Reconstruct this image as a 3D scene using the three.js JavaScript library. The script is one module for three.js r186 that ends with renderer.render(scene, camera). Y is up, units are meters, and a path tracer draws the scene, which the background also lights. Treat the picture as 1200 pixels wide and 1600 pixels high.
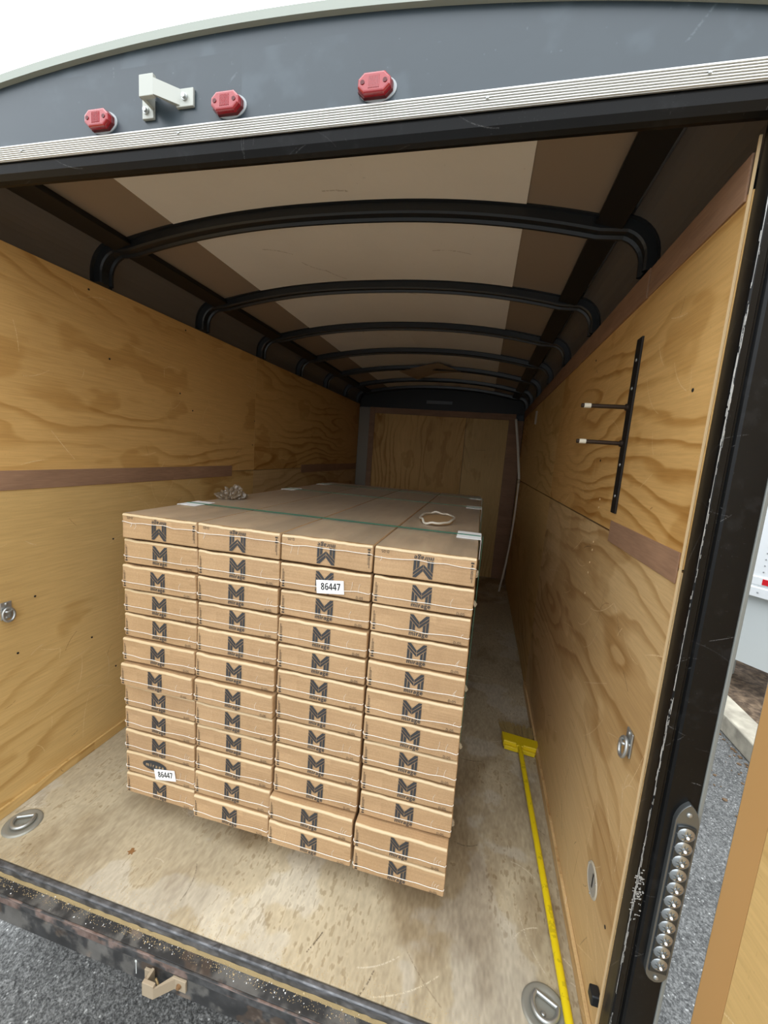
import * as THREE from 'three';
import { mergeGeometries } from 'three/addons/utils/BufferGeometryUtils.js';
import { RoundedBoxGeometry } from 'three/addons/geometries/RoundedBoxGeometry.js';
import { FontLoader } from 'three/addons/loaders/FontLoader.js';

// ------------------------------------------------------------------ camera, sky, exposure
const scene = new THREE.Scene();
const camera = new THREE.PerspectiveCamera(2 * Math.atan(800 / 639.354) * 180 / Math.PI, 0.75, 0.02, 200);
camera.position.set(0.5944, 1.4695, 0.9);
camera.rotation.set(-0.1444, 0.2245, 0.0763, 'YXZ');

const renderer = new THREE.WebGLRenderer({ antialias: true });
renderer.toneMapping = THREE.LinearToneMapping;
renderer.toneMappingExposure = 1.26;
renderer.shadowMap.enabled = true;

// overcast sky: even cloud, about three times brighter overhead than at the horizon
{
  const w = 64, h = 64, d = new Float32Array(w * h * 4);
  for (let j = 0; j < h; j++) {
    const el = ((j + .5) / h - .5) * Math.PI, s = Math.max(0, Math.sin(el)), L = 3.55 * (1 + 2 * s) / 3;
    for (let i = 0; i < w; i++) d.set([L * .93, L * .98, L * 1.03, 1], (j * w + i) * 4);
  }
  const sky = new THREE.DataTexture(d, w, h, THREE.RGBAFormat, THREE.FloatType);
  sky.mapping = THREE.EquirectangularReflectionMapping; sky.magFilter = sky.minFilter = THREE.LinearFilter;
  sky.needsUpdate = true;
  scene.background = sky; scene.environment = sky;
}

// ------------------------------------------------------------------ helpers
let seed = 12345;
const rnd = () => { seed = (seed * 1664525 + 1013904223) >>> 0; return seed / 4294967296; };
const rr = (a, b) => a + (b - a) * rnd();
const V = (x, y, z) => new THREE.Vector3(x, y, z);
const sstep = (a, b, x) => { const t = Math.min(1, Math.max(0, (x - a) / (b - a))); return t * t * (3 - 2 * t); };
function hash(x, y, s) { let h = Math.imul(x, 374761393) + Math.imul(y, 668265263) + Math.imul(s, 2147483647 ^ 0x5bd1e995); h = Math.imul(h ^ (h >>> 13), 1274126177); return ((h ^ (h >>> 16)) >>> 0) / 4294967296; }
function noise(x, y, s = 0) {
  const xi = Math.floor(x), yi = Math.floor(y), xf = x - xi, yf = y - yi;
  const u = xf * xf * (3 - 2 * xf), v = yf * yf * (3 - 2 * yf);
  const a = hash(xi, yi, s), b = hash(xi + 1, yi, s), c = hash(xi, yi + 1, s), e = hash(xi + 1, yi + 1, s);
  return a + (b - a) * u + (c - a) * v + (a - b - c + e) * u * v;
}
function fbm(x, y, s, o = 4) { let r = 0, a = .5, t = 0; for (let i = 0; i < o; i++) { r += a * noise(x, y, s + i * 7); t += a; a *= .5; x *= 2.03; y *= 2.03; } return r / t; }

// texture from a function (u, v in metres) -> sRGB 0..255 triple; strokes are scratches of real outline
function makeTex(w, h, mw, mh, fn, strokes) {
  const d = new Uint8Array(w * h * 4), out = [0, 0, 0];
  for (let j = 0; j < h; j++) for (let i = 0; i < w; i++) {
    fn((i + .5) / w * mw, (j + .5) / h * mh, out);
    const k = (j * w + i) * 4; d[k] = Math.max(0, Math.min(255, out[0])); d[k + 1] = Math.max(0, Math.min(255, out[1])); d[k + 2] = Math.max(0, Math.min(255, out[2])); d[k + 3] = 255;
  }
  if (strokes) for (const s of strokes) {          // [u, v, length, angle, halfwidth, rgb, alpha]
    const [u, v, len, ang, hw, c, al, curve = 0] = s, px = w / mw, n = Math.ceil(len * px * 1.5) + 1;
    for (let q = 0; q <= n; q++) {
      const t = q / n, a = ang + curve * t, x = (u + Math.cos(a) * len * t) * px, y = (v + Math.sin(a) * len * t) * h / mh, rad = Math.max(.6, hw * px * (1 - Math.abs(2 * t - 1) * .6));
      for (let yy = Math.floor(y - rad); yy <= y + rad; yy++) for (let xx = Math.floor(x - rad); xx <= x + rad; xx++) {
        if (hash(xx, yy, 3) < .25) continue;
        if ((xx - x) ** 2 + (yy - y) ** 2 > rad * rad + .5) continue;
        const k = ((((yy % h) + h) % h) * w + ((xx % w) + w) % w) * 4;
        for (let e = 0; e < 3; e++) d[k + e] += (c[e] - d[k + e]) * al * .7;
      }
    }
  }
  const t = new THREE.DataTexture(d, w, h, THREE.RGBAFormat);
  t.colorSpace = THREE.SRGBColorSpace; t.wrapS = t.wrapT = THREE.RepeatWrapping;
  t.magFilter = THREE.LinearFilter; t.minFilter = THREE.LinearMipmapLinearFilter; t.generateMipmaps = true; t.needsUpdate = true;
  return t;
}
const std = (c, rough = .6, o = {}) => new THREE.MeshStandardMaterial({ color: c, roughness: rough, ...o });
const phys = (c, rough = .6, o = {}) => new THREE.MeshPhysicalMaterial({ color: c, roughness: rough, ...o });

const taken = {};
function numbered(n) { if (!(n in taken)) { taken[n] = 0; return n; } taken[n]++; return n + '_' + String(taken[n]).padStart(3, '0'); }
function mesh(name, geo, mat, parent) {
  const g = Array.isArray(geo) ? mergeGeometries(geo.map(q => { const e = q.index ? q.toNonIndexed() : q; for (const k of Object.keys(e.attributes)) if (!['position', 'normal', 'uv'].includes(k)) e.deleteAttribute(k); return e; })) : geo;
  const m = new THREE.Mesh(g, mat); m.name = parent ? name : numbered(name); m.castShadow = m.receiveShadow = true;
  (parent ?? scene).add(m); return m;
}
function thing(name, label, category, [x, y, z] = [0, 0, 0], group) {
  const o = new THREE.Group(); o.name = numbered(name); o.position.set(x, y, z); o.userData = { label, category }; if (group) o.userData.group = group; scene.add(o); return o;
}
function struct(name, label, category) { const o = new THREE.Group(); o.name = name; o.userData = { kind: 'structure', label, category }; scene.add(o); return o; }
function tag(o, label, category, group) { Object.assign(o.userData, { label, category }); if (group) o.userData.group = group; return o; }
const box = (w, h, d, x = 0, y = 0, z = 0) => new THREE.BoxGeometry(w, h, d).translate(x, y, z);
const rbox = (w, h, d, r, x = 0, y = 0, z = 0, s = 2) => new RoundedBoxGeometry(w, h, d, s, Math.min(r, w / 2.01, h / 2.01, d / 2.01)).translate(x, y, z);
const cyl = (r, h, seg = 16, r2 = r) => new THREE.CylinderGeometry(r2, r, h, seg);
const tube = (pts, r, seg = 24, rad = 6, closed = false) => new THREE.TubeGeometry(new THREE.CatmullRomCurve3(pts, closed), seg, r, rad, closed);
function span(x0, x1, y0, y1, z0, z1) { return box(x1 - x0, y1 - y0, z1 - z0, (x0 + x1) / 2, (y0 + y1) / 2, (z0 + z1) / 2); }
function rspan(x0, x1, y0, y1, z0, z1, r = .002) { return rbox(x1 - x0, y1 - y0, z1 - z0, r, (x0 + x1) / 2, (y0 + y1) / 2, (z0 + z1) / 2, 1); }
// uv from position, by the face's main direction, in metres divided by (su, sv), plus an offset
function worldUV(g, su, sv, ou = 0, ov = 0) {
  const p = g.attributes.position, n = g.attributes.normal, uv = new Float32Array(p.count * 2);
  for (let i = 0; i < p.count; i++) {
    const ax = Math.abs(n.getX(i)), ay = Math.abs(n.getY(i)), az = Math.abs(n.getZ(i)); let a, b;
    if (ax >= ay && ax >= az) { a = p.getZ(i); b = p.getY(i); } else if (ay >= az) { a = p.getX(i); b = p.getZ(i); } else { a = p.getX(i); b = p.getY(i); }
    uv[2 * i] = a / su + ou; uv[2 * i + 1] = b / sv + ov;
  }
  g.setAttribute('uv', new THREE.BufferAttribute(uv, 2)); return g;
}
// closed cross-section (x,y pairs) swept straight along z
function prism(pts, z0, z1, bevel = 0) {
  const s = new THREE.Shape(pts.map(p => new THREE.Vector2(p[0], p[1])));
  return new THREE.ExtrudeGeometry(s, { depth: z1 - z0, bevelEnabled: bevel > 0, bevelSize: bevel, bevelThickness: bevel, bevelOffset: -bevel, bevelSegments: 2, curveSegments: 12 }).translate(0, 0, z0);
}
// sweep a profile (list of [offset along normal, offset along z]) along a path in the xy-plane
function sweepXY(path, prof, z) {
  const n = path.length, m = prof.length, pos = [], idx = [];
  for (let i = 0; i < n; i++) {
    const a = path[Math.max(0, i - 1)], b = path[Math.min(n - 1, i + 1)], dx = b[0] - a[0], dy = b[1] - a[1], l = Math.hypot(dx, dy), nx = -dy / l, ny = dx / l;
    for (const [o, dz] of prof) pos.push(path[i][0] + nx * o, path[i][1] + ny * o, z + dz);
  }
  for (let i = 0; i < n - 1; i++) for (let j = 0; j < m; j++) { const a = i * m + j, b = i * m + (j + 1) % m, c = a + m, e = b + m; idx.push(a, b, c, b, e, c); }
  const g = new THREE.BufferGeometry(); g.setAttribute('position', new THREE.Float32BufferAttribute(pos, 3)); g.setIndex(idx);
  const f = g.toNonIndexed(); f.computeVertexNormals(); f.setAttribute('uv', new THREE.Float32BufferAttribute(new Float32Array(f.attributes.position.count * 2), 2)); return f;
}
const font = await new FontLoader().loadAsync('fonts/droid/droid_sans_bold.typeface.json');
const fontR = await new FontLoader().loadAsync('fonts/droid/droid_sans_regular.typeface.json');
function textGeo(str, width, f = font, sy = 1) {        // flat lettering, centred, given width
  const g = new THREE.ShapeGeometry(f.generateShapes(str, 1), 3); g.computeBoundingBox(); const b = g.boundingBox, k = width / (b.max.x - b.min.x);
  g.translate(-(b.max.x + b.min.x) / 2, 0, 0); g.scale(k, k * sy, 1); return g;
}

// ------------------------------------------------------------------ textures
function plyFn(s, warm, ringAmp) {
  return (u, v, o) => {
    const w1 = fbm(u * .75, v * 3.0, s, 3), w2 = fbm(u * 4.5, v * 13, s + 40, 3);
    const r = v * 9 + 7.5 * w1 + .8 * w2, f = r - Math.floor(r);
    const late = sstep(.5, .9, f) * (1 - sstep(.9, 1, f)), amp = ringAmp * sstep(.3, .62, fbm(u * .9, v * 2.1, s + 90, 2));
    const fine = noise(u * 26, v * 640, s + 11) - .5, fine2 = noise(u * 9, v * 210, s + 17) - .5, speck = noise(u * 300, v * 300, s + 5);
    const blot = fbm(u * 1.6, v * 2.4, s + 60, 4) - .5, patch = sstep(.57, .62, fbm(u * 2.2, v * 4.6, s + 75, 4)) * .55;
    const k = late * amp * .78 + patch * .58, l = fine * 10 + fine2 * 10 + blot * 26 - (speck > .93 ? 9 : 0);
    o[0] = 208 + warm - k * 46 + l; o[1] = (warm < -3 ? 172 : warm < 0 ? 171 : 167) - k * 52 + l * .95; o[2] = (warm > 0 ? 102 : warm < -3 ? 122 : 110) - k * 52 + l * .75;
  };
}
function scratches(n, mw, mh, cols, lens = [.03, .16], al = [.25, .7], hw = [.0004, .0014], ang = null) {
  const a = []; for (let i = 0; i < n; i++) a.push([rr(0, mw), rr(0, mh), rr(...lens), ang ? rr(...ang) : rr(0, 6.283), rr(...hw), cols[Math.floor(rnd() * cols.length)], rr(...al), rr(-.5, .5)]); return a;
}
const pale = [238, 214, 170], gouge = [120, 82, 42], dark = [58, 44, 30];
const plyA = makeTex(2048, 1024, 2.44, 1.22, plyFn(3, 2, .95), [...scratches(60, 2.44, 1.22, [pale]), ...scratches(14, 2.44, 1.22, [dark, gouge], [.01, .05])]);
const plyB = makeTex(2048, 1024, 2.44, 1.22, plyFn(31, -2, .8), [...scratches(110, 2.44, 1.22, [pale, pale, [226, 206, 172]], [.02, .2]), ...scratches(40, 2.44, 1.22, [gouge, dark], [.01, .12])]);
const plyC = makeTex(2048, 1024, 2.44, 1.22, plyFn(77, -4, .7), [...scratches(160, 2.44, 1.22, [pale, [230, 214, 186]], [.02, .25]), ...scratches(60, 2.44, 1.22, [gouge, dark], [.01, .14])]);
const floorTex = makeTex(1024, 2048, 2.1, 4.4, (u, v, o) => {
  const big = fbm(u * 1.7, v * 1.2, 201, 4), mid = fbm(u * 7, v * 4, 211, 4), st = fbm(u * 120, v * 44, 221, 3), dots = noise(u * 160, v * 60, 231);
  const stain = sstep(.52, .68, fbm(u * 3.1, v * 2.2, 241, 4)), white = sstep(.6, .68, fbm(u * 5, v * 5.5, 251, 5)), fl = sstep(.6, .72, st) * sstep(.42, .6, mid);
  const l = (big - .5) * 34 + (mid - .5) * 44 + (st - .5) * 30 + (dots - .5) * 14;
  o[0] = 182 + l - stain * 26 - fl * 32 + white * 9; o[1] = 168 + l - stain * 29 - fl * 34 + white * 13; o[2] = 140 + l * .9 - stain * 30 - fl * 34 + white * 20;
}, [...scratches(90, 2.1, 4.4, [[226, 216, 190], [232, 224, 204]], [.02, .2]), ...scratches(70, 2.1, 4.4, [[96, 78, 56], [70, 58, 44]], [.01, .16], [.2, .6], [.0006, .002])]);
const cardTex = makeTex(512, 512, .6, .6, (u, v, o) => {
  const flute = (noise(u * 3, v * 330, 301) - .5) * 13, l = (fbm(u * 9, v * 9, 311, 4) - .5) * 22 + flute + (noise(u * 420, v * 420, 321) - .5) * 12;
  o[0] = 180 + l; o[1] = 146 + l * .95; o[2] = 106 + l * .85;
});
const cardRough = makeTex(512, 512, .6, .6, (u, v, o) => { const r = 90 + fbm(u * 6, v * 22, 331, 4) * 130 + (fbm(u * 40, v * 12, 341, 3) - .5) * 90; o[0] = o[1] = o[2] = r; }, scratches(120, .6, .6, [[30, 30, 30], [240, 240, 240]], [.02, .12], [.4, .9], [.0006, .002]));
cardRough.colorSpace = THREE.NoColorSpace;
const asphaltTex = makeTex(1024, 1024, 1.2, 1.2, (u, v, o) => {
  const a = noise(u * 260, v * 260, 401), b = noise(u * 120, v * 120, 411), c = fbm(u * 5, v * 5, 421, 4);
  let l = 96 + (a - .5) * 60 + (b - .5) * 46 + (c - .5) * 30; if (hash(Math.floor(u * 170), Math.floor(v * 170), 9) > .985) l += 60;
  o[0] = l * 1.01; o[1] = l * 1.01; o[2] = l * .99;
});
const asphaltBump = makeTex(1024, 1024, 1.2, 1.2, (u, v, o) => { o[0] = o[1] = o[2] = 255 * (noise(u * 150, v * 150, 411) * .6 + noise(u * 320, v * 320, 401) * .4); });
asphaltBump.colorSpace = THREE.NoColorSpace;
const steelTex = makeTex(1024, 1024, 1, 1, (u, v, o) => {
  const s = fbm(u * 14, v * 10, 501, 4), dust = sstep(.62, .8, fbm(u * 30, v * 26, 511, 4)), sp = noise(u * 340, v * 340, 521) > .965 ? 34 : 0;
  const l = 12 + (s - .5) * 8 + dust * 12 + sp; o[0] = l; o[1] = l * 1.02; o[2] = l * 1.05;
}, scratches(70, 1, 1, [[120, 120, 118], [90, 90, 90]], [.01, .12], [.15, .6], [.0003, .0012]));
const sillTex = makeTex(1024, 512, 1, .5, (u, v, o) => {
  const s = fbm(u * 20, v * 20, 531, 4), dust = sstep(.42, .66, fbm(u * 24, v * 24, 541, 5)), rust = sstep(.6, .7, fbm(u * 12, v * 12, 551, 4)) * .6;
  const l = 50 + (s - .5) * 34; o[0] = l + dust * 46 + rust * 40; o[1] = l + dust * 44 + rust * 22; o[2] = l + dust * 40 + rust * 8;
});
const headerTex = makeTex(1024, 512, 2.3, 1.15, (u, v, o) => {
  const c = fbm(u * 3, v * 4, 561, 4) - .5, dust = sstep(.55, .8, fbm(u * 14, v * 14, 571, 4)), sp = noise(u * 190, v * 190, 581) > .975 ? 46 * noise(u * 9, v * 9, 583) : 0;
  o[0] = 40 + c * 14 + dust * 14 + sp; o[1] = 53 + c * 14 + dust * 14 + sp; o[2] = 61 + c * 14 + dust * 14 + sp;
}, scratches(30, 2.3, 1.15, [[96, 106, 112]], [.01, .08], [.2, .5], [.001, .003]));
const brownTex = makeTex(512, 512, 1, 1, (u, v, o) => { const l = (fbm(u * 6, v * 22, 601, 4) - .5) * 34 + (noise(u * 30, v * 400, 611) - .5) * 14; o[0] = 152 + l; o[1] = 118 + l * .85; o[2] = 92 + l * .7; }, scratches(40, 1, 1, [[168, 132, 100]], [.02, .1], [.2, .5]));
const linerTex = makeTex(512, 1024, 1.3, 4.4, (u, v, o) => { const l = (fbm(u * 4, v * 4, 701, 3) - .5) * 10 + (noise(u * 150, v * 150, 711) > .985 ? -22 : 0); o[0] = 238 + l; o[1] = 234 + l; o[2] = 226 + l; }, scratches(40, 1.3, 4.4, [[168, 156, 140], [240, 234, 224]], [.02, .18], [.2, .6], [.0008, .002]));

const filmTex = makeTex(256, 1024, .3, 2.0, (u, v, o) => { const l = (fbm(u * 60, v * 8, 721, 4) - .5) * 40 + (fbm(u * 8, v * 4, 731, 3) - .5) * 36; o[0] = 240 + l; o[1] = 230 + l; o[2] = 206 + l; }, scratches(90, .3, 2, [[255, 252, 244], [214, 200, 170]], [.02, .12], [.3, .8], [.0006, .0018]));
// ------------------------------------------------------------------ materials
const M = {
  plyA: std(0xffffff, .62, { map: plyA }), plyB: std(0xffffff, .6, { map: plyB }), plyC: std(0xffffff, .62, { map: plyC }),
  plyEdge: std(0xd8b98a, .8), floor: std(0xffffff, .72, { map: floorTex }), brown: std(0xffffff, .7, { map: brownTex }),
  steel: phys(0xffffff, .4, { map: steelTex, specularIntensity: .55 }), sill: std(0xffffff, .6, { map: sillTex }),
  black: std(0x18191b, .5), blackGloss: std(0x1f2225, .3), cove: std(0x6b645d, .4, { metalness: .1 }), skin: std(0xa09180, .4, { metalness: .2 }),
  headerRear: phys(0xffffff, .4, { map: headerTex, clearcoat: .3, clearcoatRoughness: .35 }), header: phys(0x27333b, .38, { clearcoat: .35, clearcoatRoughness: .35 }), alu: std(0xd9d8d2, .38, { metalness: .75 }), aluDull: std(0xc9cac4, .5, { metalness: .3 }),
  galv: std(0xb9bcba, .38, { metalness: .8 }), galvDull: std(0xb4b6ae, .55, { metalness: .35 }), card: phys(0xffffff, .8, { map: cardTex, clearcoat: .8, clearcoatRoughness: .34, clearcoatRoughnessMap: cardRough }),
  ink: std(0x37383a, .6), inkSoft: std(0x38332d, .6), litEdge: phys(0xd2ba92, .45, { clearcoat: .3 }), film: phys(0xf4eee2, .3, { clearcoat: .4 }), topFilm: phys(0xffffff, .4, { map: filmTex, transmission: .8, thickness: 0, clearcoat: .5, clearcoatRoughness: .3 }), paper: std(0xf3f3f1, .7), inkBlack: std(0x1c1c1c, .6),
  liner: std(0xffffff, .55, { map: linerTex }), red: phys(0xa01119, .22, { clearcoat: .8, clearcoatRoughness: .15 }), redDark: std(0x5d0c10, .4), silicone: phys(0xaab0b2, .35, { clearcoat: .3 }),
  yellow: std(0xe0c516, .45), bristle: std(0xb39c66, .85), asphalt: std(0xffffff, .82, { map: asphaltTex, bumpMap: asphaltBump, bumpScale: .004 }), roof: std(0xd6d8d8, .5),
};

// ------------------------------------------------------------------ trailer shell
const W2 = 1.025, LB = 4.32, T = .013;      // half width inside, length to the front wall, plywood thickness
{
  const f = struct('floor', 'worn beige plywood trailer floor with stains and flecks', 'floor');
  for (const [a, b] of [[-1.822, 0], [-LB, -1.826]]) mesh('floor_board', worldUV(span(-1.05, 1.05, -.022, 0, a, b), 2.1, 4.4, .5, 0), M.floor, f);
  mesh('subframe', span(-1.05, 1.05, -.11, -.024, -LB, -.03), M.black, f);
}
function wall(side, sx, label) {
  const g = struct('wall_' + side, label, 'wall');
  const x0 = sx > 0 ? W2 : -W2 - T, x1 = x0 + T;
  const P = (y0, y1, z0, z1, m, ou, ov, su = 2.44, sv = 1.3) => mesh('plywood_panel', worldUV(rspan(x0, x1, y0, y1, z0, z1, .0012), su, sv, ou, ov), m, g);
  const top = sx > 0 ? 2.0 : 2.066;
  P(.003, 1.267, -1.805, -.0586, sx > 0 ? M.plyC : M.plyB, .8, .01);
  P(sx > 0 ? 1.273 : 1.2705, top, -1.805, -.0586, M.plyA, sx > 0 ? .76 : .98, sx > 0 ? -.97 : -.6);
  P(.003, 1.267, -LB, -1.8075, sx > 0 ? M.plyB : M.plyC, 1.67, .01, 2.6);
  P(sx > 0 ? 1.273 : 1.2705, top, -LB, -1.8075, sx > 0 ? M.plyB : M.plyA, 1.67, -.97, 2.6);
  mesh('outer_skin', span(sx > 0 ? 1.095 : -1.107, sx > 0 ? 1.107 : -1.095, -.11, 2.17, -4.45, -.012), M.header, g);
  mesh('wall_frame', span(sx > 0 ? 1.0385 : -1.094, sx > 0 ? 1.094 : -1.0385, -.1, 2.05, -4.4, -.07), M.black, g);
  // screws and nails that show on the sheets
  const nails = sx > 0 ? [[1.655, -.155], [.315, -.11], [1.93, -1.1], [1.5, -.8], [1.36, -.73], [1.33, -.73], [1.2, -.73], [1.17, -.73], [1.12, -.74], [1.08, -.74], [1.0, -.74]] : [[2.03, -.53], [2.035, -1.09], [1.78, -.62], [1.70, -1.05], [1.62, -1.15], [.98, -.62], [.82, -.27], [.55, -.5], [.62, -.2], [.35, -.62], [1.45, -1.78], [1.62, -1.8]];
  for (const [y, z] of nails) mesh('nail_head', cyl(.0042, .0016, 10).rotateZ(Math.PI / 2).translate(sx * (W2 - .0006), y, z), sx > 0 && y > .98 && y < 1.4 ? M.plyEdge : M.inkBlack, g);
  const i0 = sx > 0 ? W2 - .0035 : -W2, i1 = i0 + .0035;
  if (sx > 0) {
    mesh('seam_strip', worldUV(rspan(i0, i1, 1.238, 1.306, -.56, -.075, .001), 1, 1), M.brown, g);
    mesh('edge_lath', rspan(1.0198, 1.0245, .0, 2.09, -.0625, -.0586, .0006), M.plyEdge, g);
    mesh('top_strip', worldUV(rspan(i0 - .001, i1, 1.987, 2.071, -.545, -.075, .001), 1, 1, .3), M.brown, g);
    mesh('top_strip', worldUV(rspan(i0 - .004, i1, 1.985, 2.071, -LB, -.5475, .001), 1, 1, .1, .2), M.brown, g);
  } else {
    mesh('seam_strip', worldUV(rspan(i0, i1, 1.236, 1.306, -1.536, -.06, .001), 1, 1), M.brown, g);
    mesh('seam_strip', worldUV(rspan(i0, i1, 1.225, 1.3, -LB + .02, -2.615, .001), 1, 1, .4), M.brown, g);
  }
  return g;
}
wall('left', -1, 'plywood lined wall left of the boxes with long brown seam strip');
wall('right', 1, 'plywood lined wall right of the boxes with short brown patch strip');
for (const [n, sx, m] of [['left', -1, M.plyB], ['right', 1, M.plyC]]) {
  const b = mesh('baseboard_' + n, worldUV(rspan(sx > 0 ? W2 - .012 : -W2, sx > 0 ? W2 : -W2 + .012, 0, .042, -1.8, -.06, .002), 2.44, 1.22, .2, .4), m);
  b.userData = { kind: 'structure', label: 'low plywood baseboard along the foot of the ' + n + ' wall', category: 'baseboard' };
}
{ // front end of the trailer, far from the camera
  const g = struct('wall_front', 'dark far end wall with two plywood sheets framed by brown strips', 'wall');
  const z0 = -LB - .012, z1 = -LB;
  const upright = (g, a, b) => { const p = g.attributes.position, uv = g.attributes.uv; for (let i = 0; i < p.count; i++) uv.setXY(i, p.getY(i) / 2.44 + a, p.getX(i) / 1.22 + b); return g; };
  mesh('plywood_panel', upright(rspan(-.812, .349, .003, 1.962, z0, z1, .001), .08, .69), M.plyA, g);
  mesh('plywood_panel', upright(rspan(.353, .852, .003, 1.962, z0, z1, .001), .1, .1), M.plyB, g);
  mesh('edge_strip', worldUV(rspan(-.882, -.814, .003, 2.035, z0, z1 + .004, .001), 1, 1), M.brown, g);
  mesh('edge_strip', worldUV(rspan(-.812, .93, 1.964, 2.035, z0, z1 + .004, .001), 1, 1), M.brown, g);
  mesh('edge_strip', worldUV(rspan(.854, 1.02, .003, 1.962, z0, z1 + .003, .001), 1, 1, .5), M.brown, g);
  mesh('metal_corner', rspan(-1.024, -.884, .003, 2.03, z0, z1 + .002, .001), std(0x8a8479, .4, { metalness: .6 }), g);
  const up = [[1.02, 2.036]]; for (let i = 0; i <= 16; i++) { const x = 1.0 - i / 8; up.push([x, 2.318 - .1 * Math.pow(Math.abs(x) / .93, 2.3)]); } up.push([-1.02, 2.036]);
  mesh('upper_panel', prism(up, z0, z1 - .002), M.black, g);
  mesh('vent_slot', rspan(-.16, .16, 2.11, 2.15, z1 - .003, z1 + .006, .002), std(0x5a5c5e, .4, { metalness: .4 }), g);
  const ep = [[1.107, -.11]]; for (let i = 0; i <= 24; i++) { const x = 1.107 - 2.214 * i / 24; ep.push([x, 2.345 - .095 * (x + .03) ** 2]); } ep.push([-1.107, -.11]);
  mesh('outer_skin', prism(ep, -4.46, -4.44), M.header, g);
}

// roof section: wall, rounded cove, shallow arch
const archY = x => 2.312 - .1 * Math.pow(Math.abs(x) / .93, 2.3);
function section(off = 0) {
  const h = [], r = .118; const cx = 1.04 - r, cy = archY(.93) + .0 - r + .012;
  h.push([1.04, 1.99]); for (let i = 0; i <= 8; i++) { const a = i / 8 * 1.32; h.push([cx + r * Math.cos(a), cy + r * Math.sin(a)]); }
  for (let i = 1; i <= 16; i++) { const x = .93 * (1 - i / 16); if (x < cx + r * Math.cos(1.32) - .01) h.push([x, archY(x)]); }
  const left = h.slice(0, -1).reverse().map(p => [-p[0], p[1]]);
  return [...h, ...left];
}
const SEC = section();
const sec = (a, b) => SEC.filter(p => p[0] >= a && p[0] <= b);
function strip(path, z0, z1, th) { return sweepXY(path, [[-th, z0], [0, z0], [0, z1], [-th, z1]], 0); }
const bows = [-.6, -1.235, -1.87, -2.5, -3.13, -3.74, -4.22];
{
  const c = struct('ceiling', 'arched trailer ceiling with black roof bows and pale centre liner', 'ceiling');
  // path runs right to left, normal points into the trailer
  mesh('roof_skin', strip(sec(-.9, .9), -LB - .1, -.02, .004), M.skin, c);
  mesh('cove_panel', strip(sec(.88, 2), -LB - .1, -.02, .003), M.cove, c);
  mesh('cove_panel', strip(sec(-2, -.88), -LB - .1, -.02, .003), M.cove, c);
  const lp = []; for (let i = 0; i <= 20; i++) { const x = .642 - 1.284 * i / 20; lp.push([x, archY(x) - .0035]); }
  const lg = strip(lp, -LB + .01, -.03, .0025); worldUV(lg, 1.3, 4.4); mesh('ceiling_liner', lg, M.liner, c);
  const hat = [[-.001, -.05], [.004, -.05], [.0045, -.036], [.03, -.033], [.036, -.028], [.036, -.019], [.027, -.014], [.027, .014], [.036, .019], [.036, .028], [.03, .033], [.0045, .036], [.004, .05], [-.001, .05]];
  const bowPath = SEC.filter(p => p[1] > 2.0); bowPath.unshift([1.04, 2.073]); bowPath.push([-1.04, 2.073]);
  const BP = bowPath.filter((p, i) => i === 0 || i === bowPath.length - 1 || p[1] > 2.078);
  for (const z of bows) mesh('roof_bow', sweepXY(BP, hat, z), M.blackGloss, c);
  const edges = [-.03, ...bows];
  for (const s of [-1, 1]) for (let i = 0; i + 1 < edges.length; i++) {
    const z1 = edges[i] - (i ? .034 : 0), z0 = edges[i + 1] + .034, x = s * .893, y = archY(.893) - .012;
    const g = rbox(.082, .024, z1 - z0, .004).rotateZ(-s * .24).translate(x, y, (z0 + z1) / 2);
    mesh('stringer', g, std(0x111214, .45), c);
  }
  // outer roof sheet
  const rp = []; for (let i = 0; i <= 24; i++) { const x = 1.107 - 2.214 * i / 24; rp.push([x, 2.347 - .095 * (x + .03) ** 2]); }
  mesh('outer_roof', strip(rp, -4.45, 0, -.006), M.roof, c);
  mesh('outer_cove', [span(1.095, 1.107, 2.165, 2.235, -4.45, -.012), span(-1.107, -1.095, 2.165, 2.235, -4.45, -.012)], M.header, c);
  // torn corner of liner hanging at a bow
  const fl = new THREE.Shape([[-.30, -3.2], [.12, -2.86], [.32, -3.16], [.05, -3.3], [-.16, -3.5]].map(p => new THREE.Vector2(p[0], p[1])));
  const fg = new THREE.ShapeGeometry(fl); const fp = fg.attributes.position;
  for (let i = 0; i < fp.count; i++) { const x = fp.getX(i), z = fp.getY(i); fp.setXYZ(i, x, archY(x) - .012 - (i === 4 ? .05 : i === 1 ? .012 : .02), z); }
  fg.computeVertexNormals(); mesh('torn_liner', fg, std(0xb3a188, .7, { side: THREE.DoubleSide }), c);
}

// ------------------------------------------------------------------ rear frame round the opening
{
  const g = struct('wall_rear', 'black curved metal panel above the trailer opening', 'header panel');
  const pts = [[1.107, 2.166]]; for (let i = 0; i <= 24; i++) { const x = 1.107 - 2.214 * i / 24; pts.push([x, 2.342 - .095 * (x + .03) ** 2]); } pts.push([-1.107, 2.166]);
  mesh('header_panel', worldUV(prism(pts, -.012, 0), 2.3, 1.15), M.headerRear, g);
  // hollow beam with rolled edge below the ridged strip
  const b = [[0, 2.168], [0, 2.126], [-.004, 2.110], [-.012, 2.098], [-.022, 2.094], [-.034, 2.097], [-.046, 2.106], [-.05, 2.118], [-.05, 2.168]];   // z, y
  const s = new THREE.Shape(b.map(p => new THREE.Vector2(-p[0], p[1])));
  mesh('header_beam', worldUV(new THREE.ExtrudeGeometry(s, { depth: 2.07, bevelEnabled: false }).rotateY(Math.PI / 2).translate(-1.035, 0, -.002), 1, 1), M.steel, g);
}
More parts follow.
